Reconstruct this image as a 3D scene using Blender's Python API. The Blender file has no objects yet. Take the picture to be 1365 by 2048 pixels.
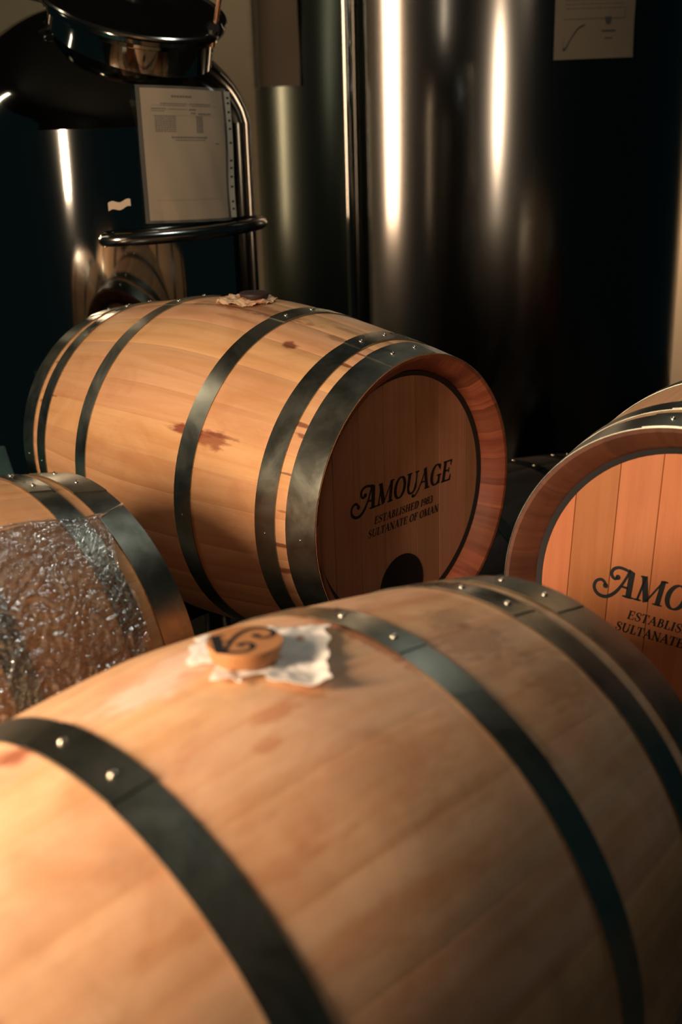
import bpy, bmesh, math, random
from mathutils import Vector, Matrix
random.seed(7)
C = bpy.context.scene.collection
sc = bpy.context.scene
PI = math.pi
R = math.radians
CZ = 1.68            # lens height above the floor

# ------------------------------------------------------------------ camera
cd = bpy.data.cameras.new('camera'); cam = bpy.data.objects.new('camera', cd); C.objects.link(cam)
pitch, roll = 0.34526, -0.02899
fw = Vector((0, math.cos(pitch), -math.sin(pitch))); rt = Vector((1, 0, 0)); up = rt.cross(fw)
rt2 = math.cos(roll)*rt + math.sin(roll)*up; up2 = -math.sin(roll)*rt + math.cos(roll)*up
m = Matrix((rt2, up2, -fw)).transposed().to_4x4(); m.translation = (0, 0, CZ)
cam.matrix_world = m
cd.sensor_fit = 'VERTICAL'; cd.sensor_height = 36; cd.sensor_width = 24
cd.lens = 2269.8/2048*36
cd.clip_start = .02; cd.clip_end = 60
cd.dof.use_dof = True; cd.dof.focus_distance = 2.08; cd.dof.aperture_fstop = 3.4
sc.camera = cam

# ------------------------------------------------------------------ world, lights, exposure
w = bpy.data.worlds.new('world'); sc.world = w; w.use_nodes = True
bg = w.node_tree.nodes['Background']; bg.inputs[0].default_value = (.16, .36, .38, 1); bg.inputs[1].default_value = .032
def area(name, loc, target, sx, sy, power, col, spread=180):
    l = bpy.data.lights.new(name, 'AREA'); l.shape = 'RECTANGLE'; l.size = sx; l.size_y = sy
    l.energy = power; l.color = col; l.spread = R(spread)
    o = bpy.data.objects.new(name, l); C.objects.link(o); o.location = loc
    d = Vector(target) - Vector(loc); o.rotation_euler = d.to_track_quat('-Z', 'Y').to_euler()
    return o
area('lamp_main', (-1.28, .22, CZ+.02), (.1, 1.8, CZ-.6), .22, .80, 62, (1, .73, .50))
area('lamp_soft', (-.45, -1.9, CZ+1.05), (.3, 1.9, CZ-.8), .7, .5, 3.8, (1, .74, .54))
area('lamp_ceiling', (.75, 2.45, CZ+1.45), (.35, 1.9, CZ-.8), .26, .26, 8, (.95, 1, .92))
area('lamp_far', (-2.10, 5.22, CZ+.25), (.2, 4.0, CZ-.1), .80, 1.8, 17, (1, .66, .42), 44)
area('lamp_slit', (-2.45, 2.6, CZ+.75), (0, 2.4, CZ-.3), .10, 1.6, 9, (1, .80, .58))
area('lamp_corner', (2.9, 5.0, CZ+.3), (2.2, 6.5, CZ), .4, 1.2, 36, (1, .58, .38), 110)
sc.view_settings.view_transform = 'Standard'; sc.view_settings.look = 'None'
sc.view_settings.exposure = 0.0; sc.view_settings.gamma = 1.0; sc.view_settings.use_curve_mapping = False

# ------------------------------------------------------------------ helpers
def srgb(r, g, b):
    f = lambda c: (c/255/12.92) if c/255 <= .04045 else ((c/255+.055)/1.055)**2.4
    return (f(r), f(g), f(b), 1)
def tag(o, label=None, cat=None, group=None, kind=None):
    if label: o['label'] = label
    if cat: o['category'] = cat
    if group: o['group'] = group
    if kind: o['kind'] = kind
    return o
def empty(name, loc=(0, 0, 0), rot=(0, 0, 0), parent=None):
    o = bpy.data.objects.new(name, None); C.objects.link(o); o.location = loc; o.rotation_euler = rot
    o.empty_display_size = .05
    if parent: o.parent = parent
    return o
def link(name, me, parent=None, loc=None, rot=None):
    o = bpy.data.objects.new(name, me); C.objects.link(o)
    if parent: o.parent = parent
    if loc: o.location = loc
    if rot: o.rotation_euler = rot
    return o
def finish(bm, name, mat, smooth=35, recalc=True):
    if recalc: bmesh.ops.recalc_face_normals(bm, faces=bm.faces)
    me = bpy.data.meshes.new(name); bm.to_mesh(me); bm.free()
    if mat: me.materials.append(mat)
    if smooth:
        me.shade_smooth(); me.set_sharp_from_angle(angle=R(smooth))
    return me
def ob(name, bm, mat, parent=None, smooth=35, recalc=True):
    return link(name, finish(bm, name, mat, smooth, recalc), parent)
def box(bm, c, s, rot=None):
    r = bmesh.ops.create_cube(bm, size=1)
    M = Matrix.Translation(c) @ (rot.to_4x4() if rot else Matrix.Identity(4)) @ Matrix.Diagonal((*s, 1))
    bmesh.ops.transform(bm, matrix=M, verts=r['verts']); return r['verts']
def bevel(bm, w, seg=2):
    bmesh.ops.bevel(bm, geom=bm.edges[:], offset=w, segments=seg, affect='EDGES', profile=.6)
def lathe(bm, prof, n=64, M=None, close=False):
    rings = []
    for (r, z) in prof:
        if r < 1e-6: rings.append([bm.verts.new((0, 0, z))])
        else: rings.append([bm.verts.new((r*math.cos(2*PI*k/n), r*math.sin(2*PI*k/n), z)) for k in range(n)])
    prs = list(zip(rings, rings[1:])) + ([(rings[-1], rings[0])] if close else [])
    for a, b in prs:
        for k in range(n):
            k2 = (k+1) % n
            if len(a) == 1 and len(b) == 1: continue
            if len(a) == 1: bm.faces.new((a[0], b[k2], b[k]))
            elif len(b) == 1: bm.faces.new((a[k], a[k2], b[0]))
            else: bm.faces.new((a[k], a[k2], b[k2], b[k]))
    if M:
        bmesh.ops.transform(bm, matrix=M, verts=[v for r_ in rings for v in r_])
def tube(bm, pts, r, n=12, caps=True):
    pts = [Vector(p) for p in pts]; rings = []
    ref = Vector((0, 0, 1))
    for i, p in enumerate(pts):
        d = (pts[min(i+1, len(pts)-1)] - pts[max(i-1, 0)]).normalized()
        q = ref if abs(d.dot(ref)) < .95 else Vector((1, 0, 0))
        u = d.cross(q).normalized(); v = d.cross(u)
        rr = r[i] if isinstance(r, (list, tuple)) else r
        rings.append([bm.verts.new(p + rr*(math.cos(2*PI*k/n)*u + math.sin(2*PI*k/n)*v)) for k in range(n)])
    for a, b in zip(rings, rings[1:]):
        for k in range(n): bm.faces.new((a[k], a[(k+1) % n], b[(k+1) % n], b[k]))
    if caps: bm.faces.new(rings[0]); bm.faces.new(rings[-1])

# ------------------------------------------------------------------ materials
class NT:
    def __init__(s, name):
        s.m = bpy.data.materials.new(name); s.m.use_nodes = True; s.t = s.m.node_tree; s.n = s.t.nodes; s.l = s.t.links
        s.b = s.n['Principled BSDF']; s.out = s.n['Material Output']
    def new(s, typ, **kw):
        n = s.n.new(typ)
        for k, v in kw.items(): setattr(n, k, v)
        return n
    def lk(s, a, b): s.l.new(a, b)
    def math(s, op, a, b=None, clamp=False):
        n = s.new('ShaderNodeMath', operation=op, use_clamp=clamp)
        for i, v in enumerate((a, b)):
            if v is None: continue
            if isinstance(v, (int, float)): n.inputs[i].default_value = v
            else: s.lk(v, n.inputs[i])
        return n.outputs[0]
    def mix(s, f, a, b, blend='MIX'):
        n = s.new('ShaderNodeMix', data_type='RGBA', blend_type=blend)
        if isinstance(f, (int, float)): n.inputs[0].default_value = f
        else: s.lk(f, n.inputs[0])
        for i, v in ((6, a), (7, b)):
            if isinstance(v, tuple): n.inputs[i].default_value = v
            else: s.lk(v, n.inputs[i])
        return n.outputs[2]
    def noise(s, vec, scale, detail=4, rough=.55, dist=0, out=0):
        n = s.new('ShaderNodeTexNoise'); n.inputs['Scale'].default_value = scale; n.inputs['Detail'].default_value = detail
        n.inputs['Roughness'].default_value = rough; n.inputs['Distortion'].default_value = dist
        if vec is not None: s.lk(vec, n.inputs['Vector'])
        return n.outputs[out]
    def ramp(s, f, a, b, va=0., vb=1.):
        n = s.new('ShaderNodeMapRange'); n.clamp = True; n.interpolation_type = 'SMOOTHSTEP'
        s.lk(f, n.inputs[0]); n.inputs[1].default_value = a; n.inputs[2].default_value = b
        n.inputs[3].default_value = va; n.inputs[4].default_value = vb
        return n.outputs[0]
    def scale(s, vec, x, y, z, loc=(0, 0, 0)):
        n = s.new('ShaderNodeMapping'); n.inputs['Scale'].default_value = (x, y, z); n.inputs['Location'].default_value = loc
        s.lk(vec, n.inputs['Vector']); return n.outputs[0]
    def bump(s, h, st, dist=.001):
        n = s.new('ShaderNodeBump'); n.inputs['Strength'].default_value = st; n.inputs['Distance'].default_value = dist
        s.lk(h, n.inputs['Height']); s.lk(n.outputs[0], s.b.inputs['Normal'])
    def set(s, **kw):
        for k, v in kw.items():
            i = s.b.inputs[k.replace('_', ' ')]
            if isinstance(v, (int, float, tuple)): i.default_value = v
            else: s.lk(v, i)
        return s
def plain(name, col, rough=.6, metal=0.):
    t = NT(name); t.set(Base_Color=col, Roughness=rough, Metallic=metal); return t.m

RB = .3485
def wood(name, base, dark, seed=0., stains=(), smear=.0, smearcol=None, rough=.5, mott=.35, axis=0, vary=0.):
    """uv.x = metres round the barrel (or across a board), uv.y = metres along the grain"""
    t = NT(name)
    uv = t.new('ShaderNodeUVMap'); uv.uv_map = 'UVMap'; uv = uv.outputs[0]
    oi = t.new('ShaderNodeObjectInfo')
    off = t.new('ShaderNodeVectorMath', operation='ADD'); t.lk(uv, off.inputs[0])
    cmb = t.new('ShaderNodeCombineXYZ'); t.lk(t.math('MULTIPLY', oi.outputs['Random'], 7.), cmb.inputs[1]); cmb.inputs[2].default_value = seed
    t.lk(cmb.outputs[0], off.inputs[1]); v = off.outputs[0]
    grain = t.noise(t.scale(v, 260, 9, 1), 1, 5, .6, .6)
    band = t.noise(t.scale(v, 40, 2.2, 1), 1, 3, .5, .8)
    blot = t.noise(t.scale(uv, 7, 5, 1, (seed, seed, 0)), 1, 4, .6, 1.0)
    pores = t.noise(t.scale(v, 900, 40, 1), 1, 2, .6)
    col = t.mix(t.ramp(band, .34, .80, 0, .75), base, dark)
    col = t.mix(t.ramp(grain, .50, .78, 0, .42), col, dark)
    col = t.mix(t.ramp(blot, .45, .75, 0, mott), col, tuple(c*k for c, k in zip(dark[:3], (.85, .70, .62)))+(1,))
    col = t.mix(t.ramp(pores, .62, .8, 0, .35), col, tuple(c*.6 for c in dark[:3])+(1,))
    hs = t.new('ShaderNodeMix', data_type='RGBA', blend_type='MULTIPLY'); hs.inputs[0].default_value = 1
    t.lk(col, hs.inputs[6]); t.lk(oi.outputs['Color'], hs.inputs[7]); col = hs.outputs[2]
    if vary:
        vv = t.math('ADD', t.math('MULTIPLY', oi.outputs['Random'], vary*2), 1-vary)
        cc = t.new('ShaderNodeCombineColor')
        for k_ in range(3): t.lk(vv, cc.inputs[k_])
        hv = t.new('ShaderNodeMix', data_type='RGBA', blend_type='MULTIPLY'); hv.inputs[0].default_value = 1
        t.lk(col, hv.inputs[6]); t.lk(cc.outputs[0], hv.inputs[7]); col = hv.outputs[2]
    if smear:
        sm = t.noise(t.scale(uv, 9, 6, 1, (seed+3, 0, 0)), 1, 6, .65, 1.5)
        col = t.mix(t.ramp(sm, .38, .80, 0, smear), col, smearcol)
    sep = t.new('ShaderNodeSeparateXYZ'); t.lk(uv, sep.inputs[0])
    if stains:
        jn = t.new('ShaderNodeTexNoise'); jn.inputs['Scale'].default_value = 1; jn.inputs['Detail'].default_value = 4
        t.lk(t.scale(uv, 110, 40, 1), jn.inputs['Vector'])
        for (tt, ph, st, sp, c, k) in stains:
            dx = t.math('DIVIDE', t.math('SUBTRACT', sep.outputs[0], R(ph)*RB), sp)
            dy = t.math('DIVIDE', t.math('SUBTRACT', sep.outputs[1], tt), st)
            d = t.math('SQRT', t.math('ADD', t.math('MULTIPLY', dx, dx), t.math('MULTIPLY', dy, dy)))
            d = t.math('ADD', d, t.math('MULTIPLY', t.math('SUBTRACT', jn.outputs[0], .5), 1.5))
            col = t.mix(t.ramp(d, .45, 1.1, k, 0.), col, c)
    t.set(Base_Color=col, Roughness=rough); t.b.inputs['Specular IOR Level'].default_value = .4
    t.bump(t.math('ADD', grain, t.math('MULTIPLY', pores, .5)), .25, .0006)
    return t.m
def steel(name, col, rough, bumps=.0, brush=0., rvar=.0, dirt=None):
    t = NT(name); tc = t.new('ShaderNodeTexCoord'); o = tc.outputs['Object']
    t.set(Base_Color=col, Metallic=1., Roughness=rough)
    if rvar:
        n = t.noise(o, 9, 5, .6, .5); t.set(Roughness=t.ramp(n, .3, .7, rough-rvar, rough+rvar))
    if dirt:
        n = t.noise(o, 14, 6, .65, .8); t.set(Base_Color=t.mix(t.ramp(n, .4, .7), col, dirt))
    if brush:
        n = t.noise(t.scale(o, 12, 12, 700), 1, 3, .6); t.bump(n, brush, .0005)
    elif bumps:
        n = t.noise(t.scale(o, 5, 5, 1.1), 1, 2, .5); t.bump(n, bumps, .02)
    return t.m

RED = (.13, .020, .008, 1); REDB = (.22, .035, .010, 1); WINE = (.12, .035, .018, 1)
TAN = (.74, .42, .215, 1); TAND = (.60, .30, .125, 1)
wood_b = wood('wood_middle_barrel', TAN, TAND, 1.3, mott=.45, stains=[
    (.258, 111.8, .022, .014, RED, .85), (.155, 152.6, .055, .013, REDB, .9), (.215, 153.5, .05, .022, REDB, .75), (.24, 151.5, .05, .006, RED, .5),
    (.402, 140.5, .03, .007, RED, .8), (.408, 144, .02, .006, RED, .7), (.404, 158, .03, .003, RED, .7), (.404, 183.5, .03, .006, RED, .8),
    (.404, 193.5, .03, .009, RED, .8), (.402, 112, .025, .006, RED, .8), (.400, 104, .03, .004, RED, .7), (.404, 171, .02, .003, RED, .5),
    (.10, 97, .16, .030, WINE, .62), (-.07, 98, .05, .022, WINE, .4), (.32, 100, .03, .012, WINE, .4), (.31, 92, .05, .01, WINE, .35),
    (.08, 106, .08, .008, WINE, .25), (-.39, 120, .02, .01, RED, .5), (-.39, 137, .02, .006, RED, .5), (-.39, 155, .02, .008, RED, .6), (-.35, 152, .03, .003, WINE, .6)])
wood_a = wood('wood_front_barrel', (.90, .57, .34, 1), (.74, .38, .17, 1), 4.1, smear=.34, smearcol=(.25, .13, .075, 1), mott=.55, rough=.55, stains=[
    (-.075, 83, .05, .03, (.95, .82, .70, 1), .55), (.00, 80, .07, .035, (.92, .80, .70, 1), .4), (-.02, 102, .03, .012, (.55, .19, .07, 1), .6), (-.05, 106, .022, .01, (.55, .19, .07, 1), .5),
    (-.20, 80, .022, .02, (.30, .06, .02, 1), .8), (.145, 92, .01, .10, (.35, .08, .03, 1), .7), (.18, 130, .02, .012, (.10, .05, .03, 1), .6),
    (.25, 104, .06, .04, (.24, .12, .07, 1), .42), (.30, 118, .06, .05, (.26, .13, .07, 1), .38), (.27, 96, .04, .03, (.24, .13, .08, 1), .4),
    (.01, 118, .12, .05, (.56, .22, .07, 1), .30), (-.06, 135, .16, .02, (.50, .18, .06, 1), .35), (-.16, 122, .12, .012, (.50, .18, .06, 1), .35), (.06, 128, .08, .015, (.50, .19, .07, 1), .3)])
wood_c = wood('wood_wrapped_barrel', TAN, TAND, 8.2, mott=.3)
wood_d = wood('wood_right_barrel', TAN, TAND, 5.7, mott=.25)
wood_e = wood('wood_shade_tone', (.055, .04, .03, 1), (.035, .025, .02, 1), 2.2)  # near-black wood: the deep shade on the back barrel is put into its colour
head_b = wood('head_middle_barrel', (.64, .35, .205, 1), (.50, .25, .14, 1), 3.3, mott=.35, rough=.6)
head_d = wood('head_right_barrel', (.56, .205, .078, 1), (.46, .15, .05, 1), 6.3, mott=.25, rough=.6)
chime_b = wood('chime_wine_soaked', (.31, .090, .042, 1), (.13, .030, .015, 1), 9.3, mott=.8, rough=.5, vary=.38)
hoop_m = steel('hoop_galvanised', (.42, .43, .36, 1), .31, rvar=.06, dirt=(.28, .29, .25, 1))
hoop_shade = steel('hoop_shade_tone', (.07, .075, .065, 1), .40, rvar=.06, dirt=(.05, .055, .05, 1))  # hoop steel darkened to paint in the shade around the back barrel
rivet_m = steel('rivet_steel', (.72, .66, .54, 1), .22)
chime_d = wood('chime_brown', (.17, .066, .036, 1), (.10, .036, .020, 1), 4.3, mott=.5, rough=.55, vary=.22)
black_m = plain('branding_black', (.006, .007, .009, 1), .7)
ring_m = plain('ring_black', (.012, .010, .010, 1), .6)  # plain black of the ring around each head
mirror_m = steel('polished_steel', (.28, .28, .26, 1), .07, bumps=.10)
brushed_m = steel('brushed_steel', (.115, .115, .11, 1), .19, bumps=.04)
dull_m = steel('dull_steel', (.07, .085, .07, 1), .26, bumps=.05)
steel_dk = steel('dark_fitting_steel', (.30, .30, .28, 1), .18)
paper_m = plain('paper', srgb(150, 134, 110), .8)
ink_m = plain('grey_ink', srgb(74, 68, 66), .8)
ink_dk = plain('dark_ink', srgb(44, 42, 42), .8)
pen_m = plain('pen_ink', srgb(22, 24, 30), .6)

# ------------------------------------------------------------------ room
def slab(name, c, s, mat):
    bm = bmesh.new(); box(bm, c, s); o = ob(name, bm, mat, smooth=None); o['kind'] = 'structure'; return o
tfl = NT('concrete_floor'); tc = tfl.new('ShaderNodeTexCoord')
n1 = tfl.noise(tc.outputs['Object'], 3, 8, .6, .3)
tfl.set(Base_Color=tfl.mix(n1, (.035, .04, .04, 1), (.09, .085, .08, 1)), Roughness=.55); tfl.bump(n1, .3, .004)
twl = NT('pale_plaster'); tc = twl.new('ShaderNodeTexCoord'); n1 = twl.noise(tc.outputs['Object'], 2.2, 7, .6)
twl.set(Base_Color=twl.mix(n1, (.40, .41, .27, 1), (.52, .50, .37, 1)), Roughness=.85); twl.bump(n1, .2, .003)
slab('floor', (.6, 2.4, -.05), (7.2, 8.8, .1), tfl.m)
slab('wall_back', (.6, 6.75, 1.7), (7.2, .1, 3.4), twl.m)
slab('wall_left', (-2.95, 5.75, 1.7), (.1, 1.9, 3.4), twl.m)
cl = plain('dark_ceiling', (.03, .035, .035, 1), .9)
slab('ceiling', (.6, 2.4, 3.45), (7.2, 8.8, .1), cl)

# ------------------------------------------------------------------ barrel
L2, RH, P = .475, .2837, 1.565
def rad(t): return RB - (RB-RH)*abs(t/L2)**P
STV = [-L2 + i*(2*L2)/26 for i in range(27)]
def uv_set(bm):
    return bm.loops.layers.uv.new('UVMap')
def stave_mesh(a0, a1, mat, chime=None, ns=3, g=.0005):
    """a closed stave between two angles, in barrel coordinates (x along the axis, z up, axis at height RB)"""
    out = [(t, rad(t)) for t in STV]
    e = [(L2-.001, RH-.006), (L2-.018, RH-.025), (L2-.046, RH-.035), (L2-.052, RH-.041), (L2-.058, RH-.034), (L2-.12, rad(L2-.12)-.027)]
    inn = e + [(t, rad(t)-.027) for t in (.2, 0, -.2)] + [(-t, r) for t, r in reversed(e)]
    loop = out + inn
    bm = bmesh.new(); uv = uv_set(bm)
    w_ = a1-a0; e_ = .0016/RB
    angs = [(a0+.0001, -g), (a0+e_, 0)] + [(a0+e_+(w_-2*e_)*k/ns, 0) for k in range(1, ns)] + [(a1-e_, 0), (a1-.0001, -g)]
    rows = []
    for (a, dr) in angs:
        row = []
        for i, (t, r) in enumerate(loop):
            rr = r+dr if i < len(out) else r
            row.append((bm.verts.new((t, rr*math.cos(a), RB+rr*math.sin(a))), a*RB, t, i))
        rows.append(row)
    n = len(loop)
    def face(vs):
        f = bm.faces.new([v[0] for v in vs])
        for lp, v in zip(f.loops, vs): lp[uv].uv = (v[1], v[2])
        return f
    for ra, rb in zip(rows, rows[1:]):
        for i in range(n):
            j = (i+1) % n
            f = face([ra[i], rb[i], rb[j], ra[j]])
            if chime and (len(out)-1 <= i < len(out)+4 or i >= n-5): f.material_index = 1
    face(rows[0]); face(list(reversed(rows[-1])))
    me = finish(bm, 'stave', mat, 30)
    if chime: me.materials.append(chime)
    return me
def hoop_mesh(t0, t1, lap, side=1, mat=None, th=.0016, notch=0.):
    bm = bmesh.new(); N = 120; ts = [t0+(t1-t0)*k/4 for k in range(5)]
    def band(angs, base, thick, closed, ext=0.):
        rows = []
        for a in angs:
            row = [bm.verts.new((t, (rad(t)+base+thick)*math.cos(a), RB+(rad(t)+base+thick)*math.sin(a))) for t in ts]
            row += [bm.verts.new((t, (rad(t)+base)*math.cos(a), RB+(rad(t)+base)*math.sin(a))) for t in reversed(ts)]
            rows.append(row)
        n = len(rows[0]); prs = list(zip(rows, rows[1:])) + ([(rows[-1], rows[0])] if closed else [])
        for ra, rb in prs:
            for i in range(n): bm.faces.new((ra[i], rb[i], rb[(i+1) % n], ra[(i+1) % n]))
        if not closed: bm.faces.new(rows[0]); bm.faces.new(rows[-1])
    band([2*PI*k/N for k in range(N)], .0006, th, True)
    ts = [t+ notch for t in ts]
    a0, a1 = lap
    band([R(a0+(a1-a0)*k/14) for k in range(15)], .0006+th, th, False)
    return finish(bm, 'hoop', mat, 40)
def rivet_mesh(r=.0045, h=.003, mat=None):
    bm = bmesh.new(); lathe(bm, [(0, h), (r*.45, h*.93), (r*.8, h*.6), (r, 0), (r, -.001), (0, -.001)], 14)
    return finish(bm, 'rivet', mat or rivet_m, 50)
RIV = rivet_mesh(); NAIL = rivet_mesh(.0024, .0014)
def surf(t, ph, h=0.):
    a = R(ph); r = rad(t)+h; return Vector((t, r*math.cos(a), RB+r*math.sin(a)))
def surf_rot(t, ph):
    a = R(ph); sl = (rad(t+.001)-rad(t-.001))/.002
    n = Vector((-sl, math.cos(a), math.sin(a))).normalized(); return n.to_track_quat('Z', 'Y').to_euler()
BOARDS = [-.2475, -.19, -.118, -.049, .044, .115, .198, .2475]
def head(parent, sgn, mat, boards=BOARDS, seed=0):
    rnd = random.Random(seed); RR = .2475; x0 = sgn*(L2-.046); th = .02
    for y0, y1 in zip(boards, boards[1:]):
        g = .0004
        bm = bmesh.new(); uv = uv_set(bm)
        ys = [y0+g, y0+g+.0006] + [y0+(y1-y0)*k/6 for k in range(1, 6)] + [y1-g-.0006, y1-g]
        rows = []
        for i, y in enumerate(ys):
            zt = math.sqrt(max(RR*RR-y*y, 1e-5)); d = .0007 if i in (0, len(ys)-1) else 0
            rows.append([bm.verts.new(p) for p in ((x0-sgn*d, y, RB-zt), (x0-sgn*d, y, RB+zt), (x0-sgn*th, y, RB+zt), (x0-sgn*th, y, RB-zt))])
        def face(vs):
            f = bm.faces.new(vs)
            for lp in f.loops: lp[uv].uv = (lp.vert.co.y*1.6, lp.vert.co.z)
        for a, b in zip(rows, rows[1:]):
            for k in range(4): face((a[k], b[k], b[(k+1) % 4], a[(k+1) % 4]))
        face(rows[0]); face(rows[-1])
        o = ob('head_board', bm, mat, parent, smooth=None)
        k = rnd.uniform(.80, 1.08); o.color = (k, k*rnd.uniform(.93, 1.02), k*rnd.uniform(.88, 1.03), 1)
HOOPS = [('bilge', .1482, .1907), ('quarter', .3454, .3894), ('head', .4130, .4748)]
def barrel(name, label, centre, yaw, tilt, scale, wm, hm, group, chime=None, seed=1, hoop=None, heads=(1, -1), colvar=.07, groove=.0005):
    a = Vector((math.cos(yaw)*math.cos(tilt), math.sin(yaw)*math.cos(tilt), math.sin(tilt)))
    rot = Matrix.Rotation(yaw, 3, 'Z') @ Matrix.Rotation(-tilt, 3, 'Y')
    loc = Vector(centre) + Vector((0, 0, CZ)) - rot @ Vector((0, 0, RB*scale))
    root = empty(name, loc, rot.to_euler()); root.scale = (scale,)*3
    tag(root, label, 'barrel', group)
    rnd = random.Random(seed); ws = [rnd.uniform(.75, 1.25) for _ in range(28)]; s = sum(ws); a0 = rnd.uniform(0, .2)
    for w_ in ws:
        a1 = a0 + w_/s*2*PI
        o = link('stave', stave_mesh(a0, a1, wm, chime, 3, groove), root)
        k = rnd.uniform(1-colvar, 1+colvar*.6); o.color = (k, k*rnd.uniform(.95, 1.02), k*rnd.uniform(.91, 1.03), 1)
        a0 = a1
    for sg in heads: head(root, sg, hm, seed=seed+sg)
    for sg in (1, -1):
        for (hn, t0, t1) in HOOPS:
            c = (t0+t1)/2
            hp = link('hoop', hoop_mesh(min(sg*t0, sg*t1), max(sg*t0, sg*t1), (80, 101.5 if hn != 'head' else 104.5), mat=hoop or hoop_m), root)
            for ph in (85, 97.2):
                link('rivet', RIV, hp, surf(sg*c, ph, .0042), surf_rot(sg*c, ph))
            for ph in (180, 0, 270):
                link('nail', NAIL, hp, surf(sg*c, ph, .0022), surf_rot(sg*c, ph))
    # thin black ring around the edge of each head
    for sg in heads:
        bm = bmesh.new()
        lathe(bm, [(.2478, 0), (.2478, .0035), (.2385, .0008), (.2385, 0)], 96, Matrix.Translation((sg*(L2-.0458), 0, RB)) @ Matrix.Rotation(sg*PI/2, 4, 'Y'), close=True)
        ob('head_ring', bm, ring_m, root)
    return root
GR = 'oak wine barrels lying on their sides'
bB = barrel('wine_barrel', 'oak barrel in the middle with shaded branded head and red wine stains', (-.18739, 2.39346, -.72903), -.77325, .00695, 1.0, wood_b, head_b, GR, chime_b, 11)
bA = barrel('wine_barrel', 'large out-of-focus oak barrel filling the foreground, round bung on a white cloth on top', (-.10508, .95391, -.85822), .79375, -.01211, 1.0248, wood_a, head_b, GR, None, 12, colvar=.03, groove=.00015)
bC = barrel('wine_barrel', 'oak barrel at the left edge, partly covered in crinkled clear plastic wrap', (-.76142, 1.42274, -.84572), .78689, -.00451, 1.00858, wood_c, head_d, GR, None, 13)
bD = barrel('wine_barrel', 'oak barrel cut by the right edge, its bright orange branded head facing the camera', (.783, 1.939, -.792), -2.24, .106, .992, wood_d, head_d, GR, chime_d, 14)
bE = barrel('wine_barrel', 'dark barrel low in the shadow between the middle and right barrels', (.41, 3.02, -CZ+.3490), .7854, 0, 1.0, wood_e, wood_e, GR, None, 15, hoop=hoop_shade)

# ------------------------------------------------------------------ lettering (flat print on the heads)
def strip(bm, pts, ws, cap=True):
    pts = [Vector((p[0], p[1])) for p in pts]; L = []; Rr = []
    for i, p in enumerate(pts):
        d = (pts[min(i+1, len(pts)-1)]-pts[max(i-1, 0)]).normalized(); n = Vector((-d.y, d.x))
        w_ = ws[i] if isinstance(ws, (list, tuple)) else ws
        L.append(p+n*w_/2); Rr.append(p-n*w_/2)
    lv = [bm.verts.new((p.x, p.y, 0)) for p in L]; rv = [bm.verts.new((p.x, p.y, 0)) for p in Rr]
    for i in range(len(pts)-1): bm.faces.new((lv[i], rv[i], rv[i+1], lv[i+1]))
def dot(bm, x, y, r, n=16, ry=None):
    bm.faces.new([bm.verts.new((x+r*math.cos(2*PI*k/n), y+(ry or r)*math.sin(2*PI*k/n), 0)) for k in range(n)])
def spline(P_, n=8):
    out = []; Q = [P_[0]]+list(P_)+[P_[-1]]
    for i in range(1, len(Q)-2):
        for k in range(n):
            t = k/n; p0, p1, p2, p3 = Q[i-1], Q[i], Q[i+1], Q[i+2]
            out.append(tuple(.5*((2*p1[j])+(-p0[j]+p2[j])*t+(2*p0[j]-5*p1[j]+4*p2[j]-p3[j])*t*t+(-p0[j]+3*p1[j]-3*p2[j]+p3[j])*t**3) for j in range(len(p1))))
    out.append(tuple(P_[-1])); return out
def sp(bm, P_):      # points with widths as third value
    q = spline(P_); strip(bm, [(a[0], a[1]) for a in q], [a[2] for a in q])
def arc(cx, cy, rx, ry, a0, a1, thick, thin, n=28):
    return [(cx+rx*math.cos(R(a0+(a1-a0)*k/n)), cy+ry*math.sin(R(a0+(a1-a0)*k/n)), thin+(thick-thin)*abs(math.cos(R(a0+(a1-a0)*k/n)))) for k in range(n+1)]
def raw(bm, q): strip(bm, [(a[0], a[1]) for a in q], [a[2] for a in q])
def serif(bm, x, y, w_=.34, h=.075): strip(bm, [(x-w_/2, y), (x-w_*.2, y), (x+w_*.2, y), (x+w_/2, y)], [h*.55, h*1.1, h*1.1, h*.55])
K = .21; T = .08
def gA(b):
    strip(b, [(.10, .02), (.47, .98)], T); strip(b, [(.42, 1.02), (.78, .02)], K); strip(b, [(.22, .36), (.62, .36)], T)
    serif(b, .10, .03, .30); serif(b, .80, .03, .40); return .92
def gAt(b):          # inner A whose thin leg curls under the U
    sp(b, [(-.30, -.14, .10), (-.20, -.17, .10), (-.06, -.08, .09), (.10, .12, .09), (.28, .50, .08), (.47, .98, .08)]); dot(b, -.30, -.12, .085)
    strip(b, [(.42, 1.02), (.74, .02)], K); strip(b, [(.24, .38), (.60, .38)], T); serif(b, .76, .03, .42); return .90
def gM(b):
    strip(b, [(.14, .02), (.18, .95)], .10); strip(b, [(.13, 1.0), (.50, .02)], K+.02); strip(b, [(.50, .04), (.92, .98)], T); strip(b, [(.92, 1.0), (.98, .02)], K)
    serif(b, .14, .03, .34); serif(b, .98, .03, .42); serif(b, .10, .975, .26); serif(b, .99, .975, .26); return 1.16
def gO(b):
    raw(b, arc(.46, .5, .34, .475, 0, 360, K, .07, 48)); return .92
def gU(b):
    serif(b, .18, .97, .40); serif(b, .74, .97, .32)
    raw(b, [(.18, .97, K), (.18, .6, K), (.18, .4, K)] + arc(.46, .36, .28, .335, 180, 360, K*.8, .09, 16) + [(.74, .5, .09), (.74, .97, .09)]); return .92
def gG(b):
    raw(b, arc(.48, .5, .34, .475, 42, 318, K, .07, 40)); strip(b, [(.74, .03), (.74, .44)], K*.8); serif(b, .72, .45, .36); strip(b, [(.74, .98), (.74, .70)], [.05, .11]); return .94
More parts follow.
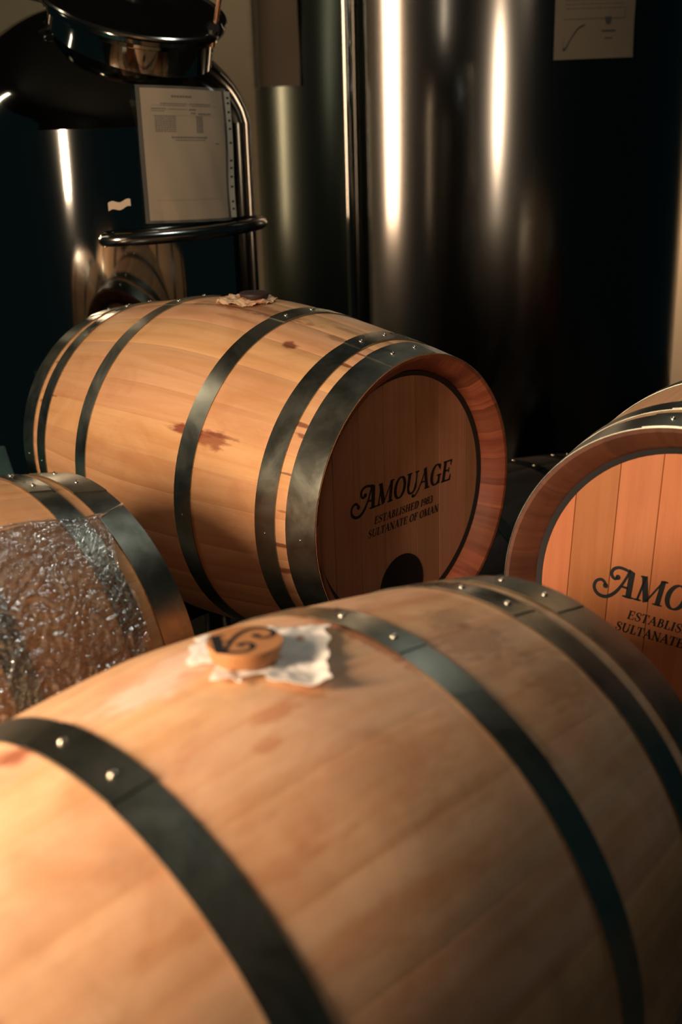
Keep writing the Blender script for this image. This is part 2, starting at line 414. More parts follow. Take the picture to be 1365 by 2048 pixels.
def gE(b):
    strip(b, [(.20, 0), (.20, 1)], K)
    for y, x in ((.965, .66), (.52, .54), (.035, .70)): strip(b, [(.04 if y != .52 else .2, y), (x, y)], T)
    strip(b, [(.66, 1.0), (.66, .72)], [.13, .05]); strip(b, [(.70, 0), (.71, .30)], [.13, .05]); strip(b, [(.54, .40), (.54, .64)], .07); return .78
def gS(b):
    sp(b, [(.60, .74, .05), (.56, .90, .09), (.38, .98, .08), (.17, .90, .13), (.14, .70, .17), (.34, .54, K), (.54, .40, .19), (.60, .22, .15), (.46, .05, .10), (.26, .02, .08), (.10, .14, .08), (.07, .30, .05)])
    dot(b, .57, .76, .07); dot(b, .10, .27, .07); return .70
def gT(b):
    strip(b, [(.38, 0), (.38, 1)], K); strip(b, [(.02, .965), (.74, .965)], T); strip(b, [(.04, 1), (.02, .68)], [.13, .05]); strip(b, [(.72, 1), (.74, .68)], [.13, .05]); serif(b, .38, .03, .40); return .78
def gB(b):
    strip(b, [(.20, 0), (.20, 1)], K); raw(b, [(.1, .965, T), (.35, .965, T)]+arc(.36, .75, .18, .215, 90, -90, K*.8, .07, 14)+[(.2, .535, .07)])
    raw(b, [(.2, .52, T), (.38, .52, T)]+arc(.40, .28, .22, .245, 90, -90, K*.9, .07, 14)+[(.08, .035, .07)]); return .74
def gL(b):
    strip(b, [(.20, 0), (.20, 1)], K); serif(b, .20, .97, .36); strip(b, [(.04, .035), (.62, .035)], T); strip(b, [(.63, 0), (.65, .34)], [.13, .05]); return .70
def gI(b):
    strip(b, [(.20, 0), (.20, 1)], K); serif(b, .20, .97, .38); serif(b, .20, .03, .38); return .42
def gH(b):
    for x in (.20, .74): strip(b, [(x, 0), (x, 1)], K); serif(b, x, .97, .38); serif(b, x, .03, .38)
    strip(b, [(.2, .52), (.74, .52)], T); return .96
def gD(b):
    strip(b, [(.20, 0), (.20, 1)], K); raw(b, [(.05, .965, T), (.35, .965, T)]+arc(.38, .5, .34, .465, 90, -90, K, .07, 22)+[(.05, .035, T)]); return .86
def gN(b):
    strip(b, [(.16, 0), (.16, 1)], .09); strip(b, [(.10, 1), (.76, 0)], K); strip(b, [(.76, 0), (.76, 1)], .09); serif(b, .16, .03, .32); serif(b, .10, .97, .28); serif(b, .76, .97, .34); return .92
def gF(b):
    strip(b, [(.20, 0), (.20, 1)], K); strip(b, [(.04, .965), (.64, .965)], T); strip(b, [(.2, .52), (.52, .52)], T); strip(b, [(.64, 1), (.66, .70)], [.13, .05]); strip(b, [(.52, .40), (.52, .64)], .07); serif(b, .2, .03, .40); return .70
def g1(b):
    strip(b, [(.20, 0), (.20, 1)], K); strip(b, [(.20, .98), (.04, .84)], T); serif(b, .20, .03, .36); return .42
def g9(b):
    raw(b, arc(.32, .68, .22, .28, 0, 360, K*.8, .07, 24)); sp(b, [(.54, .66, .17), (.52, .36, .16), (.38, .10, .11), (.14, .06, .09)]); return .64
def g8(b):
    raw(b, arc(.32, .74, .19, .22, 0, 360, K*.8, .07, 24)); raw(b, arc(.32, .27, .23, .25, 0, 360, K*.9, .07, 24)); return .66
def g3(b):
    raw(b, arc(.28, .74, .20, .225, 150, -90, K*.8, .07, 20)); raw(b, arc(.28, .27, .24, .25, 90, -150, K*.9, .07, 20)); return .62
def gSwashA(b):
    """first letter with two curls; right foot ends at x = 0"""
    sp(b, [(-.60, .70, .10), (-.70, .62, .11), (-.82, .68, .13), (-.87, .83, .13), (-.80, .99, .13), (-.62, 1.09, .12), (-.39, 1.09, .12), (-.12, 1.02, .12)])
    dot(b, -.60, .705, .105)
    sp(b, [(-.18, .98, .10), (-.30, .68, .10), (-.45, .38, .11), (-.62, .12, .13), (-.83, -.08, .14), (-1.05, -.18, .14), (-1.28, -.16, .14), (-1.45, -.04, .14), (-1.52, .16, .13), (-1.44, .37, .12), (-1.25, .46, .12), (-1.11, .38, .12), (-1.06, .27, .12)])
    dot(b, -1.06, .26, .105)
    strip(b, [(-.20, 1.06), (-.06, 1.02), (-.11, .02)], [.16, .24, .23]); strip(b, [(-.42, .39), (-.15, .37)], .09); serif(b, -.12, .03, .46, .09)
GL = dict(A=gA, M=gM, O=gO, U=gU, G=gG, E=gE, S=gS, T=gT, B=gB, L=gL, I=gI, H=gH, D=gD, N=gN, F=gF)
GL.update({'1': g1, '9': g9, '8': g8, '3': g3, 'a': gAt})
def line_text(bm, txt, x0, x1, y, h, slant=.22, sp_=.05):
    tmp = bmesh.new(); x = 0
    for ch in txt:
        if ch == ' ': x += .38; continue
        n0 = len(tmp.verts); wd = GL[ch](tmp); tmp.verts.ensure_lookup_table()
        for v in tmp.verts[n0:]: v.co.x += x + slant*v.co.y
        x += wd + sp_
    k = (x1-x0)/x
    for v in tmp.verts: v.co.x = x0 + v.co.x*k; v.co.y = y + v.co.y*h
    me = bpy.data.meshes.new('t'); tmp.to_mesh(me); tmp.free(); bm.from_mesh(me); bpy.data.meshes.remove(me)
def lettering(root, dy=0., dz=0., rot=0.):
    M_ = Matrix.Translation((L2-.046+.0004, dy, RB+dz)) @ Matrix(((0, 0, 1, 0), (1, 0, 0, 0), (0, 1, 0, 0), (0, 0, 0, 1))) @ Matrix.Rotation(rot, 4, 'Z')
    h = .0425
    bm = bmesh.new(); gSwashA(bm)
    for v in bm.verts: v.co *= h; v.co.x -= .0795
    line_text(bm, 'MOUaGE', -.0745, .150, 0, h, sp_=.0)
    bm.transform(M_); o = ob('lettering', bm, black_m, root, smooth=None, recalc=False); o['label'] = 'black branded word AMOUAGE'
    bm = bmesh.new(); line_text(bm, 'ESTABLISHED 1983', -.082, .0935, -.0345, .0150); bm.transform(M_)
    ob('lettering', bm, black_m, root, smooth=None, recalc=False)['label'] = 'small black words ESTABLISHED 1983'
    bm = bmesh.new(); line_text(bm, 'SULTANATE OF OMAN', -.100, .112, -.0585, .0155); bm.transform(M_)
    ob('lettering', bm, black_m, root, smooth=None, recalc=False)['label'] = 'small black words SULTANATE OF OMAN'
lettering(bB, 0, .0, R(-.8)); lettering(bD, .001, -.011, R(-1.0))
bm = bmesh.new(); dot(bm, 0, 0, .066, 48); bm.transform(Matrix.Translation((L2-.046+.0006, -.004, RB-.185)) @ Matrix.Rotation(PI/2, 4, 'Y'))
ob('black_disc', bm, black_m, bB, smooth=None)['label'] = 'solid black round mark low on the head'

# ------------------------------------------------------------------ bungs, cloths
def place_on(root, o, t, ph, h=0., spin=0.):
    """top-level thing standing on a barrel's surface"""
    bpy.context.view_layer.update()
    a = R(ph); sl = (rad(t+.001)-rad(t-.001))/.002
    n = Vector((-sl, math.cos(a), math.sin(a))).normalized(); x = Vector((1, 0, sl)).normalized(); x = (x - n*x.dot(n)).normalized(); y = n.cross(x)
    M_ = Matrix((x, y, n)).transposed().to_4x4(); M_.translation = surf(t, ph, h)
    rm = root.matrix_world.copy(); lc, q, s_ = rm.decompose()
    o.matrix_world = Matrix.LocRotScale(rm @ M_.translation, q @ M_.to_quaternion() @ Matrix.Rotation(spin, 3, 'Z').to_quaternion(), Vector((1, 1, 1)))
def cloth_on(root, name, mat, t0, ph0, sx, sy, seed, amp, label, cat='cloth', n=44, outline=None, lift=None, spin=0.):
    """crumpled sheet lying over a barrel: vertices are laid on the curved surface, then rumpled"""
    from mathutils import noise
    bm = bmesh.new(); rmap = {}
    base = surf(t0, ph0); rb = RB+rad(t0)-RB
    for i in range(n+1):
        for j in range(n+1):
            u = (i/n-.5); v = (j/n-.5)
            ku = 1+.10*noise.noise(Vector((v*7, seed, 0))); kv = 1+.12*noise.noise(Vector((u*7, seed+5, 0)))
            x = u*sx*ku; y = v*sy*kv
            x, y = x*math.cos(spin)-y*math.sin(spin), x*math.sin(spin)+y*math.cos(spin)
            q = Vector((x*38, y*38, seed)); f = abs(noise.noise(q))*1.3 + .5*abs(noise.noise(q*2.3)) + .25*abs(noise.noise(q*5))
            h = .0016 + amp*f
            if lift: h += lift(u, v)
            ph = ph0 + math.degrees(y/rad(t0))
            p = surf(t0+x, ph, h)
            rmap[i, j] = bm.verts.new(p)
    for i in range(n):
        for j in range(n):
            u = (i+.5)/n-.5; v = (j+.5)/n-.5
            if outline and not outline(u, v): continue
            bm.faces.new((rmap[i, j], rmap[i+1, j], rmap[i+1, j+1], rmap[i, j+1]))
    bmesh.ops.delete(bm, geom=[v for v in bm.verts if not v.link_faces], context='VERTS')
    bmesh.ops.solidify(bm, geom=bm.faces[:], thickness=.0008)
    bm.transform(Matrix.Translation(-base))
    o = ob(name, bm, mat, None, smooth=60)
    bpy.context.view_layer.update()
    o.matrix_world = root.matrix_world @ Matrix.Translation(base)
    tag(o, label, cat); return o
tcl = NT('white_cloth'); tc = tcl.new('ShaderNodeTexCoord'); n1 = tcl.noise(tc.outputs['Object'], 30, 5, .6, .4)
red_spot = tcl.ramp(n1, .60, .70, 0, .8)
tcl.set(Base_Color=tcl.mix(red_spot, (.95, .91, .85, 1), (.42, .11, .04, 1)), Roughness=.75, Subsurface_Weight=.0)
tcb = NT('stained_cloth'); tc = tcb.new('ShaderNodeTexCoord'); n1 = tcb.noise(tc.outputs['Object'], 38, 5, .6, .4)
tcb.set(Base_Color=tcb.mix(tcb.ramp(n1, .4, .68), (.72, .50, .30, 1), (.40, .13, .055, 1)), Roughness=.85)
def liftA(u, v):
    d = max(0, u*.9+.0*v-.36); e = max(0, v-.30)
    return .05*d + .02*e
cloth_on(bA, 'bung_cloth', tcl.m, .040, 87.5, .132, .132, 3.1, .0042, 'white crumpled cloth square under the round bung of the front barrel',
         outline=lambda u, v: not (u < -.30 and v > .18) and not (abs(u+.02) < .08 and v > .42), lift=liftA, spin=R(45))
cloth_on(bB, 'bung_cloth', tcb.m, .018, 91, .120, .11, 7.7, .0095, 'small crumpled wine-stained cloth on top of the middle barrel',
         outline=lambda u, v: (abs(u)*2)**2.6+(abs(v)*2)**2.6 < 1.0)
def bung(root, t, ph, r, h, mat, topmat, label, h0, spin, logo=False, tiltv=0):
    e = empty('bung'); tag(e, label, 'bung')
    bm = bmesh.new(); lathe(bm, [(0, 0), (r*.86, 0), (r*.90, .002), (r*.98, h-.004), (r, h-.002), (r*.985, h), (0, h)], 48); ob('plug', bm, mat, e, smooth=40)
    if logo:
        bm = bmesh.new(); gSwashA(bm)
        for v in bm.verts: v.co.x = (v.co.x+.75)*r*1.08; v.co.y = (v.co.y-.45)*r*1.08; v.co.z = h+.0004
        o = ob('emblem', bm, black_m, e, smooth=None, recalc=False); o.rotation_euler = (0, 0, spin); o['label'] = 'burnt-in curled letter mark'
    else:
        bm = bmesh.new(); lathe(bm, [(0, h+.0005), (r*.8, h+.0005), (r*.8, h-.001), (0, h-.001)], 40); ob('cap_face', bm, topmat, e, smooth=40)
    place_on(root, e, t, ph, h0)
    return e
bung_w = NT('bung_wood'); tc = bung_w.new('ShaderNodeTexCoord'); n1 = bung_w.noise(bung_w.scale(tc.outputs['Object'], 30, 300, 60), 1, 4, .6)
bung_w.set(Base_Color=bung_w.mix(n1, (.62, .30, .12, 1), (.42, .17, .06, 1)), Roughness=.6)
dark_w = plain('dark_bung', (.035, .018, .014, 1), .6)
bung(bA, .018, 88.5, .037, .017, bung_w.m, None, 'round light wooden bung branded with a curled letter on the front barrel', .006, R(150), True)
bung(bB, .030, 90, .031, .014, dark_w, dark_w, 'dark wine-soaked bung on top of the middle barrel', .003, 0)

# ------------------------------------------------------------------ plastic wrap on the left barrel
from mathutils import noise as mn
tw = NT('clear_film'); tc = tw.new('ShaderNodeTexCoord')
trn = tw.new('ShaderNodeBsdfTransparent'); trn.inputs[0].default_value = (.97, .97, .96, 1)
gl = tw.new('ShaderNodeBsdfGlossy'); gl.inputs['Color'].default_value = (1, 1, 1, 1); gl.inputs['Roughness'].default_value = .09
df = tw.new('ShaderNodeBsdfDiffuse'); df.inputs['Color'].default_value = (.75, .74, .70, 1)
m1 = tw.new('ShaderNodeMixShader'); m1.inputs[0].default_value = .09
tw.lk(trn.outputs[0], m1.inputs[1]); tw.lk(df.outputs[0], m1.inputs[2])
lw = tw.new('ShaderNodeLayerWeight'); lw.inputs['Blend'].default_value = .35
m2 = tw.new('ShaderNodeMixShader'); tw.lk(tw.ramp(lw.outputs['Fresnel'], 0, 1, .22, .8), m2.inputs[0]); tw.lk(m1.outputs[0], m2.inputs[1]); tw.lk(gl.outputs[0], m2.inputs[2])
uvn = tw.new('ShaderNodeUVMap'); uvn.uv_map = 'UVMap'
bpn = tw.new('ShaderNodeBump'); bpn.inputs['Strength'].default_value = .6; bpn.inputs['Distance'].default_value = .003
tw.lk(tw.noise(tw.scale(uvn.outputs[0], 110, 150, 1), 1, 3, .6, .8), bpn.inputs['Height'])
for nn in (gl,): tw.lk(bpn.outputs[0], nn.inputs['Normal'])
tw.lk(m2.outputs[0], tw.out.inputs['Surface'])
def wrap_film(root):
    bm = bmesh.new(); uv = bm.loops.layers.uv.new('UVMap'); NU, NV = 190, 200; V = {}
    ct, cp = .421, 117.   # gathered corner
    def ridge(v, p=1.6): return (1-min(1, abs(mn.noise(v))*2.2))**p
    for i in range(NU+1):
        for j in range(NV+1):
            s = .46*i/160 if i <= 160 else .46+.54*(i-160)/30     # finer where the film shows
            k = .66*j/180 if j <= 180 else .66+.34*(j-180)/20
            ph = 116.5 + 118*k + 1.6*mn.noise(Vector((s*9, .3, 0)))*(1-k)
            tr = .421 - .036*min(1, k/.22)**.6 + .006*math.sin(k*30) + .006*mn.noise(Vector((k*14, 2.2, 0)))
            t = tr + (-.47-tr)*s
            dx = (ct-t); dy = R(ph-cp)*RB; d = math.hypot(dx, dy)+1e-4; an = math.atan2(dy, dx); y = dy
            wv = mn.noise(Vector((t*18, y*18, 7.)))*.25
            h = .0035
            h += .0042*ridge(Vector(((an+wv)*(9+22*d), d*14, 1.3)))*min(1, d*9)
            h += .0030*ridge(Vector(((an+wv)*(22+50*d), d*38, 5.)))*min(1, d*12)
            h += .0022*ridge(Vector((t*75, y*95, 9.)), 2.2)*min(1, d*6)
            h += .0018*mn.noise(Vector((t*150, y*170, 3.)))*min(1, d*8)
            V[i, j] = (bm.verts.new(surf(max(-.472, t), ph, max(h, .0028))), (t, y))
    for i in range(NU):
        for j in range(NV):
            q = [V[i, j], V[i+1, j], V[i+1, j+1], V[i, j+1]]; f = bm.faces.new([v[0] for v in q])
            for lp, v in zip(f.loops, q): lp[uv].uv = (v[1][0], v[1][1])
    # strand pulled over the end hoop
    tube(bm, [surf(.415+.058*k/8, 117.4-4.2*k/8, .0042) for k in range(9)], [.0035, .0028, .002, .0016, .0014, .0014, .0015, .0016, .002], 6)
    # rolled upper edge
    tube(bm, [surf(.42-.89*k/60, 116.6+1.6*mn.noise(Vector((k/60*9, .3, 0))), .0052) for k in range(61)], .0014, 6)
    base = surf(0, 170); bm.transform(Matrix.Translation(-base))
    o = ob('plastic_wrap', bm, tw.m, None, smooth=None, recalc=False); o.data.shade_smooth()
    bpy.context.view_layer.update(); o.matrix_world = root.matrix_world @ Matrix.Translation(base)
    tag(o, 'crinkled clear plastic film stretched over the lower half of the left barrel', 'plastic wrap'); return o
wrap_film(bC)

# ------------------------------------------------------------------ racks under the barrels
rack_m = plain('painted_rack_steel', (.02, .022, .024, 1), .5, .6)
def rack(name, label, barrels, tilt_ok=False):
    rt_ = barrels[0]; yaw = rt_.rotation_euler[2]; ax = Vector((math.cos(yaw), math.sin(yaw), 0)); sd = Vector((-math.sin(yaw), math.cos(yaw), 0))
    cs = [b.location.copy() for b in barrels]; mid = sum(cs, Vector())/len(cs); mid.z = 0
    e = empty(name, mid, (0, 0, yaw)); tag(e, label, 'rack', 'steel barrel racks')
    offs = [(b.location-mid).dot(sd) for b in barrels]; along = [(b.location-mid).dot(ax) for b in barrels]
    y0, y1 = min(offs)-.30, max(offs)+.30
    zt = min(c.z for c in cs) - .075
    for sx in (-.25, .25):
        bm = bmesh.new(); box(bm, (sx, (y0+y1)/2, zt), (.05, y1-y0, .05)); bevel(bm, .004); ob('rail', bm, rack_m, e)
        for y in (y0+.03, y1-.03):
            bm = bmesh.new(); box(bm, (sx, y, (zt-.025)/2), (.05, .05, zt-.025)); bevel(bm, .004); ob('leg', bm, rack_m, e)
        for b, oy, al in zip(barrels, offs, along):
            sc_ = b.scale[0]; tx = sx-al; tl = -b.rotation_euler[1]
            rr = rad(tx/sc_)*sc_+.003*sc_; cz = b.location.z + RB*sc_ + math.tan(tl)*tx
            for s in (-1, 1):
                # chock: wedge touching the round of the barrel
                bm = bmesh.new(); ys = [.05, .085, .12, .15, .18]
                top = [(s*y, cz - math.sqrt(rr*rr-y*y) - .002) for y in ys]
                bot = zt+.025
                vs = [[bm.verts.new((sx+dx, oy+y, z)) for (y, z) in top] + [bm.verts.new((sx+dx, oy+s*.20, bot)), bm.verts.new((sx+dx, oy+s*.05, bot))] for dx in (-.02, .02)]
                bm.faces.new(vs[0]); bm.faces.new(list(reversed(vs[1])))
                n = len(vs[0])
                for k in range(n): bm.faces.new((vs[0][k], vs[0][(k+1) % n], vs[1][(k+1) % n], vs[1][k]))
                ob('chock', bm, rack_m, e, smooth=None)
    return e
rack('barrel_rack', 'dark steel rack carrying the front and left barrels', [bA, bC])
rack('barrel_rack', 'dark steel rack under the middle barrel', [bB])
rack('barrel_rack', 'dark steel rack under the right barrel', [bD])

# ------------------------------------------------------------------ tanks
def tank(name, label, x, y, r, z0, z1, domeh, mat, group='upright stainless steel tanks'):
    e = empty(name, (x, y, 0)); tag(e, label, 'tank', group)
    prof = [(r, z0)]+[(r, z0+(z1-z0)*k/10) for k in range(1, 11)]
    bm = bmesh.new(); lathe(bm, prof, 128); ob('shell', bm, mat, e, smooth=50)
    bm = bmesh.new(); kk = domeh/.32
    pr = [(q[0] if q[0] > 1e-4 else 0, q[1]) for q in spline([(r, z1), (r-.012, z1+.045*kk), (r-.04, z1+.10*kk), (r-.09, z1+.158*kk), (r-.17, z1+.225*kk), (r-.28, z1+.285*kk), (0, z1+.32*kk)], 6)]
    lathe(bm, pr, 128); ob('dome', bm, mat, e, smooth=60)
    bm = bmesh.new(); lathe(bm, [(r, z0), (r*.96, z0-.05), (r*.6, z0-.10), (0, z0-.13)], 64); ob('cone_bottom', bm, mat, e, smooth=50)
    for k in range(4):
        a = PI/4+k*PI/2; bm = bmesh.new(); tube(bm, [(r*.86*math.cos(a), r*.86*math.sin(a), z0-.02), (r*.86*math.cos(a), r*.86*math.sin(a), .01)], .028, 16); ob('leg', bm, steel_dk, e)
        bm = bmesh.new(); lathe(bm, [(0, 0), (.055, 0), (.055, .008), (.02, .018), (0, .018)], 24, Matrix.Translation((r*.86*math.cos(a), r*.86*math.sin(a), 0))); ob('foot', bm, steel_dk, e)
    return e
T1 = dict(x=-.639, y=3.30, r=.421)
t1 = tank('steel_tank', 'mirror-polished domed tank at left with a tilted manway on top', T1['x'], T1['y'], T1['r'], .45, CZ-.04, .32, mirror_m)
t3 = tank('steel_tank', 'large brushed steel tank behind the barrels with one bright vertical streak', .70, 4.30, .567, .35, 2.7, .25, brushed_m)
t2 = tank('steel_tank', 'tall brushed tank standing behind between the domed tank and the large tank', .24, 5.45, .573, .35, 2.8, .25, dull_m)

# handle rail of the domed tank
def cyl(cx, cy, r, az, z): return (cx+r*math.cos(R(az)), cy+r*math.sin(R(az)), z)
bm = bmesh.new(); zz = CZ-.300; rr = T1['r']
pts = [cyl(0, 0, rr-.005, -80, zz-.004), cyl(0, 0, rr+.018, -79.5, zz), cyl(0, 0, rr+.032, -77, zz), cyl(0, 0, rr+.036, -72, zz)]
pts += [cyl(0, 0, rr+.036, a, zz+.0) for a in range(-66, -15, 5)] + [cyl(0, 0, rr+.032, -12, zz), cyl(0, 0, rr+.018, -10, zz), cyl(0, 0, rr-.005, -9.5, zz)]
tube(bm, pts, .017, 16); ob('handle_rail', bm, steel_dk, t1)
# manway
mw = empty('manway', (0, 0, 0), parent=None)
bpy.data.objects.remove(mw)
q = Matrix.Translation((.140, -.14, CZ+.200)) @ Matrix.Rotation(R(15), 4, 'Y') @ Matrix.Rotation(R(20), 4, 'X') @ Matrix.Translation((0, 0, -.055))
MR = .215
bm = bmesh.new(); lathe(bm, [(MR-.012, -.02), (MR+.004, -.02), (MR-.002, -.005), (MR-.004, .075), (MR+.010, .082), (MR+.010, .090), (MR-.012, .090)], 72, q, close=True); o = ob('manway_collar', bm, mirror_m, t1, smooth=40)
bm = bmesh.new(); lathe(bm, [(0, .122), (.06, .120), (.12, .113), (MR-.025, .104), (MR-.005, .108), (MR+.012, .112), (MR+.020, .104), (MR+.018, .094), (MR+.008, .0905), (0, .0905)], 72, q); lid = ob('manway_lid', bm, mirror_m, t1, smooth=40)
bm = bmesh.new(); pts = [q @ Vector(((MR+.016)*math.cos(R(a)), (MR+.016)*math.sin(R(a)), .112)) for a in range(0, 361, 6)]; tube(bm, pts, .006, 8, caps=False); ob('rim_ring', bm, steel_dk, lid)
for az, tall in ((-18, .16), (100, .10)):
    bm = bmesh.new(); p0 = Vector(((MR+.012)*math.cos(R(az)), (MR+.012)*math.sin(R(az)), .08)); tube(bm, [q @ p0, q @ (p0+Vector((0, 0, tall)))], .007, 10); ob('clamp_bolt', bm, steel('copper_rod', (.75, .42, .25, 1), .25), lid)
    bm = bmesh.new(); lathe(bm, [(0, .0), (.020, .0), (.024, .012), (.014, .026), (0, .028)], 20, q @ Matrix.Translation(p0+Vector((0, 0, .035)))); ob('clamp_nut', bm, steel_dk, lid, smooth=40)
    bm = bmesh.new(); lathe(bm, [(0, 0), (.030, 0), (.034, .02), (.030, .045), (0, .05)], 20, q @ Matrix.Translation(p0+Vector((0, 0, tall-.02)))); ob('clamp_knob', bm, plain('black_knob', (.012, .012, .014, 1), .4), lid, smooth=40)
bm = bmesh.new()
for s in (-1, 1): box(bm, q @ Vector((-MR-.02, s*.03, .085)), (.07, .012, .035), q.to_3x3())
bevel(bm, .003); ob('hinge', bm, steel_dk, t1)
bm = bmesh.new(); tube(bm, [q @ Vector((-MR-.04, -.05, .095)), q @ Vector((-MR-.04, .05, .095))], .008, 12); ob('hinge_pin', bm, steel_dk, t1)
bm = bmesh.new(); pts = [q @ Vector((-MR-.02-.03*math.cos(R(a)), -.06, .115+.03*math.sin(R(a)))) for a in range(0, 361, 20)]; tube(bm, pts, .005, 8, caps=False); ob('hinge_ring', bm, steel_dk, t1)
bm = bmesh.new(); lathe(bm, [(0, 0), (.035, 0), (.035, .05), (.05, .055), (.05, .07), (0, .075)], 28, Matrix.Translation((-.06, .02, CZ+.175))); ob('vent_cap', bm, steel_dk, t1, smooth=40)

# vertical pipe between the back tank and the large tank
pp = empty('vertical_pipe', (.09, 4.80, 0)); tag(pp, 'slim vertical steel pipe running up beside the large brushed tank', 'pipe')
bm = bmesh.new(); tube(bm, [(0, 0, .004), (0, 0, 2.9)], .033, 24); ob('pipe', bm, mirror_m, pp)
for z in (.5, 2.45):
    bm = bmesh.new(); lathe(bm, [(.033, -.02), (.046, -.02), (.046, .02), (.033, .02)], 24, Matrix.Translation((0, 0, z)), close=True); ob('collar', bm, steel_dk, pp, smooth=40)
bm = bmesh.new(); lathe(bm, [(0, 0), (.07, 0), (.07, .01), (.033, .012), (0, .012)], 24); ob('foot_plate', bm, steel_dk, pp, smooth=40)

# ------------------------------------------------------------------ papers on tanks
def sheet(name, label, cx, cy, r, az0, az1, z0, z1, skew, print_fn, ink=None, mat=None, gap=.003, curl=0.):
    """sheet wrapped on a tank: az in degrees, skew = height gained along the sheet"""
    e = empty(name, cyl(cx, cy, r+gap, (az0+az1)/2, z0)); tag(e, label, 'paper')
    org = e.location.copy()
    def pt(u, v, off=0.):
        az = az0+(az1-az0)*u; lift = curl*max(0, .12-u)*3 + .0025*math.sin(v*7)*math.sin(u*5)
        return Vector(cyl(cx, cy, r+gap+off+lift+.0026, az, z0+(z1-z0)*v+skew*u)) - org
    bm = bmesh.new(); N = 24; V = [[bm.verts.new(pt(i/N, j/N)) for j in range(N+1)] for i in range(N+1)]
    for i in range(N):
        for j in range(N): bm.faces.new((V[i][j], V[i+1][j], V[i+1][j+1], V[i][j+1]))
    ob('page', bm, mat or paper_m, e, smooth=60, recalc=False)
    if print_fn:
        bm = bmesh.new()
        def q_(u0, v0, u1, v1):
            n = max(1, int((u1-u0)*10))
            for k in range(n):
                a = u0+(u1-u0)*k/n; b = u0+(u1-u0)*(k+1)/n
                bm.faces.new([bm.verts.new(pt(a, v0, .0008)), bm.verts.new(pt(b, v0, .0008)), bm.verts.new(pt(b, v1, .0008)), bm.verts.new(pt(a, v1, .0008))])
        print_fn(q_); o = ob('printing', bm, ink or ink_m, e, smooth=None, recalc=False); o['label'] = 'blurred grey printed lines'
    return e, pt
rp = random.Random(5)
def print1(q_):
    def row(u0, u1, v, h=.010, step=.035):
        u = u0
        while u < u1:
            w_ = rp.uniform(.012, .03); q_(u, v, min(u+w_, u1), v+h); u += w_+.006
    row(.32, .56, .935, .016)
    row(.20, .50, .885, .008); row(.52, .80, .885, .008); row(.2, .48, .872, .006); row(.55, .78, .872, .006)
    row(.10, .26, .845); row(.28, .5, .845, .006); row(.10, .24, .83, .006); row(.52, .60, .84, .014); row(.54, .60, .815, .012); row(.63, .80, .81, .012)
    for k in range(9): row(.13, .36, .79-.014*k, .008)
    for k in range(10): row(.60, .68, .79-.013*k, .009)
    row(.30, .72, .63, .014); row(.34, .70, .612, .008); row(.84, .90, .585, .010)
    q_(.10, .155, .90, .157); q_(.10, .875, .88, .877); q_(.10, .80, .88, .8015)
e1, pt1 = sheet('production_sheet', 'printed sheet in a clear punched sleeve hanging on the domed tank', T1['x'], T1['y'], T1['r'], -64.5, -31, CZ-.262, CZ+.050, -.012, print1, gap=.004)
tsl = NT('clear_sleeve'); trn = tsl.new('ShaderNodeBsdfTransparent'); gl = tsl.new('ShaderNodeBsdfGlossy'); gl.inputs['Roughness'].default_value = .12
df = tsl.new('ShaderNodeBsdfDiffuse'); df.inputs[0].default_value = (.7, .65, .55, 1)
mA = tsl.new('ShaderNodeMixShader'); mA.inputs[0].default_value = .12; tsl.lk(trn.outputs[0], mA.inputs[1]); tsl.lk(df.outputs[0], mA.inputs[2])
mB = tsl.new('ShaderNodeMixShader'); mB.inputs[0].default_value = .10; tsl.lk(mA.outputs[0], mB.inputs[1]); tsl.lk(gl.outputs[0], mB.inputs[2]); tsl.lk(mB.outputs[0], tsl.out.inputs['Surface'])
tsl2 = plain('sleeve_strip', (.50, .47, .38, 1), .35)
bm = bmesh.new(); N = 26
V = [[bm.verts.new(pt1(-.05+1.10*i/N, -.02+1.04*j/N, .0035+.002*math.sin(i*.9+j*.35))) for j in range(N+1)] for i in range(N+1)]
for i in range(N):
    for j in range(N): bm.faces.new((V[i][j], V[i+1][j], V[i+1][j+1], V[i][j+1]))
ob('sleeve', bm, tsl.m, e1, smooth=60, recalc=False)
bm = bmesh.new()
hv = [.95, .91, .84, .775, .71, .60, .46, .40, .33, .25, .13, .07]
for k in range(40):
    a, b = k/40, (k+1)/40
    bm.faces.new([bm.verts.new(pt1(u, v_, .0040)) for u, v_ in ((1.02, a), (1.12, a), (1.12, b), (1.02, b))])
bmesh.ops.remove_doubles(bm, verts=bm.verts, dist=1e-5); ob('punched_strip', bm, tsl2, e1, smooth=60, recalc=False)
bm = bmesh.new()
for v_ in hv:
    bm.faces.new([bm.verts.new(pt1(1.072+.022*math.cos(2*PI*k/10), v_+.009*math.sin(2*PI*k/10), .0046)) for k in range(10)])
ob('punch_holes', bm, black_m, e1, smooth=None, recalc=False)
def print3(q_):
    for k in range(16):
        u = .12
        while u < .85:
            w_ = rp.uniform(.02, .06); q_(u, .36+.03*k, min(.84, u+w_), .364+.03*k); u += w_+.012
    q_(.10, .285, .86, .290); q_(.86, .285, .865, .98)
    q_(.60, .265, .68, .30); q_(.61, .245, .67, .265); q_(.56, .19, .74, .205); q_(.60, .14, .70, .15)
paper_dk = plain('dark_paper', srgb(92, 82, 66), .85)  # darker paper tone, shared by the sheets on the large and back tanks
e3, pt3 = sheet('record_sheet', 'paper sheet taped on the large tank with a handwritten tick', .70, 4.30, .567, -91, -64.5, CZ+.107, CZ+.50, .004, print3, ink=ink_dk, mat=paper_dk)
bm = bmesh.new(); tk = spline([(.12, .16, .010), (.10, .09, .020), (.125, .075, .022), (.19, .15, .018), (.27, .22, .016), (.35, .245, .010)])
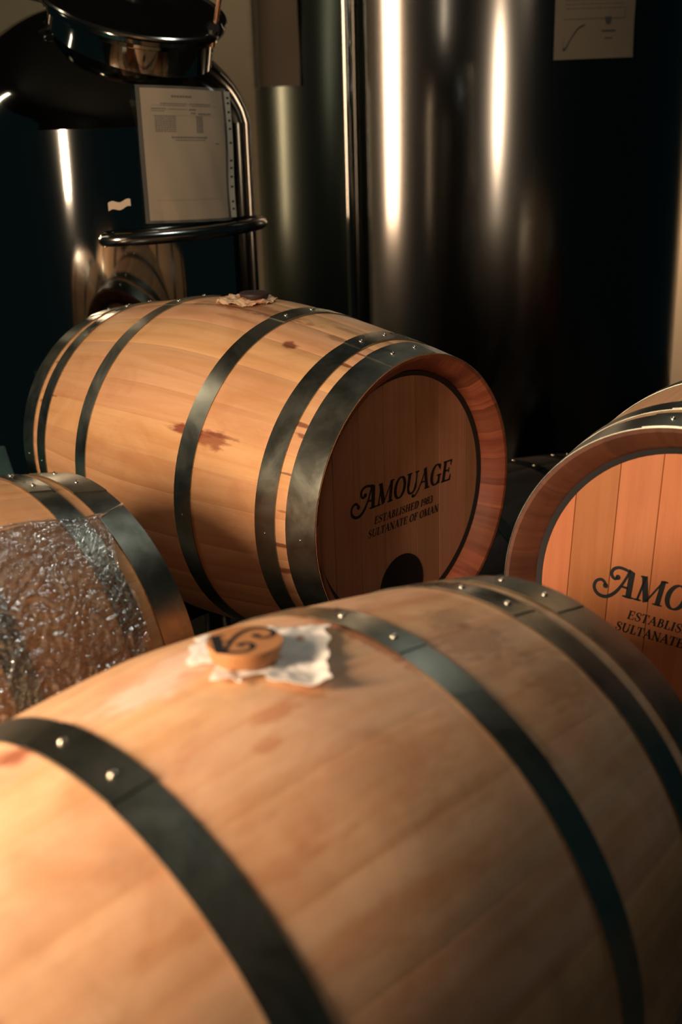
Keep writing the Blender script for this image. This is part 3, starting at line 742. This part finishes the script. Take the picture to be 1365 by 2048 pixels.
for a, b in zip(tk, tk[1:]):
    bm.faces.new([bm.verts.new(pt3(a[0], a[1]-a[2]*.5, .0012)), bm.verts.new(pt3(b[0]+.002, b[1]-b[2]*.5, .0012)), bm.verts.new(pt3(b[0]+.002, b[1]+b[2]*.5, .0012)), bm.verts.new(pt3(a[0], a[1]+a[2]*.5, .0012))])
ob('tick_mark', bm, pen_m, e3, smooth=None, recalc=False)['label'] = 'handwritten black tick'
e2, pt2 = sheet('record_sheet', 'dim sheet in a wrinkled sleeve on the tall back tank', .24, 5.45, .573, -168, -128, CZ+.075, CZ+.55, .0, None, mat=paper_dk)
bm = bmesh.new()
V = [[bm.verts.new(pt2(-.10+.42*i/24, -.02+1.0*j/50, .006+.009*abs(mn.noise(Vector((i*.35, j*.4, 2.)))))) for j in range(51)] for i in range(25)]
for i in range(24):
    for j in range(50): bm.faces.new((V[i][j], V[i+1][j], V[i+1][j+1], V[i][j+1]))
ob('sleeve', bm, tsl.m, e2, smooth=60, recalc=False)

# strip of tape on the domed tank
bm = bmesh.new(); P_ = []
for i in range(13):
    u = i/12; az = -78+7.5*u
    P_.append([bm.verts.new(Vector(cyl(0, 0, T1['r']+.0012+.004*max(0, u-.75), az, CZ-.224+.006*u+.003*math.sin(u*9)+dz))) for dz in (-.010+.003*u, .010)])
for a, b in zip(P_, P_[1:]): bm.faces.new((a[0], b[0], b[1], a[1]))
o = ob('tape_scrap', bm, plain('masking_tape', (.55, .42, .30, 1), .7), t1, smooth=60, recalc=False)

# teal plastic crate on the floor behind the left barrel
tm = plain('teal_plastic', (.02, .10, .10, 1), .45)
cr = empty('plastic_crate', (-1.02, 2.42, 0), (0, 0, R(20))); tag(cr, 'dark teal plastic crate low at the left edge beside the domed tank', 'crate')
bm = bmesh.new(); HH = CZ-.80
box(bm, (0, 0, .012), (.52, .40, .024))
for s in (-1, 1): box(bm, (s*.252, 0, HH/2), (.016, .40, HH)); box(bm, (0, s*.192, HH/2), (.50, .016, HH))
ob('bin', bm, tm, cr, smooth=None)
bm = bmesh.new(); box(bm, (0, 0, HH+.012), (.56, .44, .024)); bevel(bm, .006); ob('lid', bm, tm, cr)
bm = bmesh.new(); box(bm, (0, 0, HH+.028), (.40, .30, .010)); bevel(bm, .004); ob('lid_panel', bm, tm, cr)
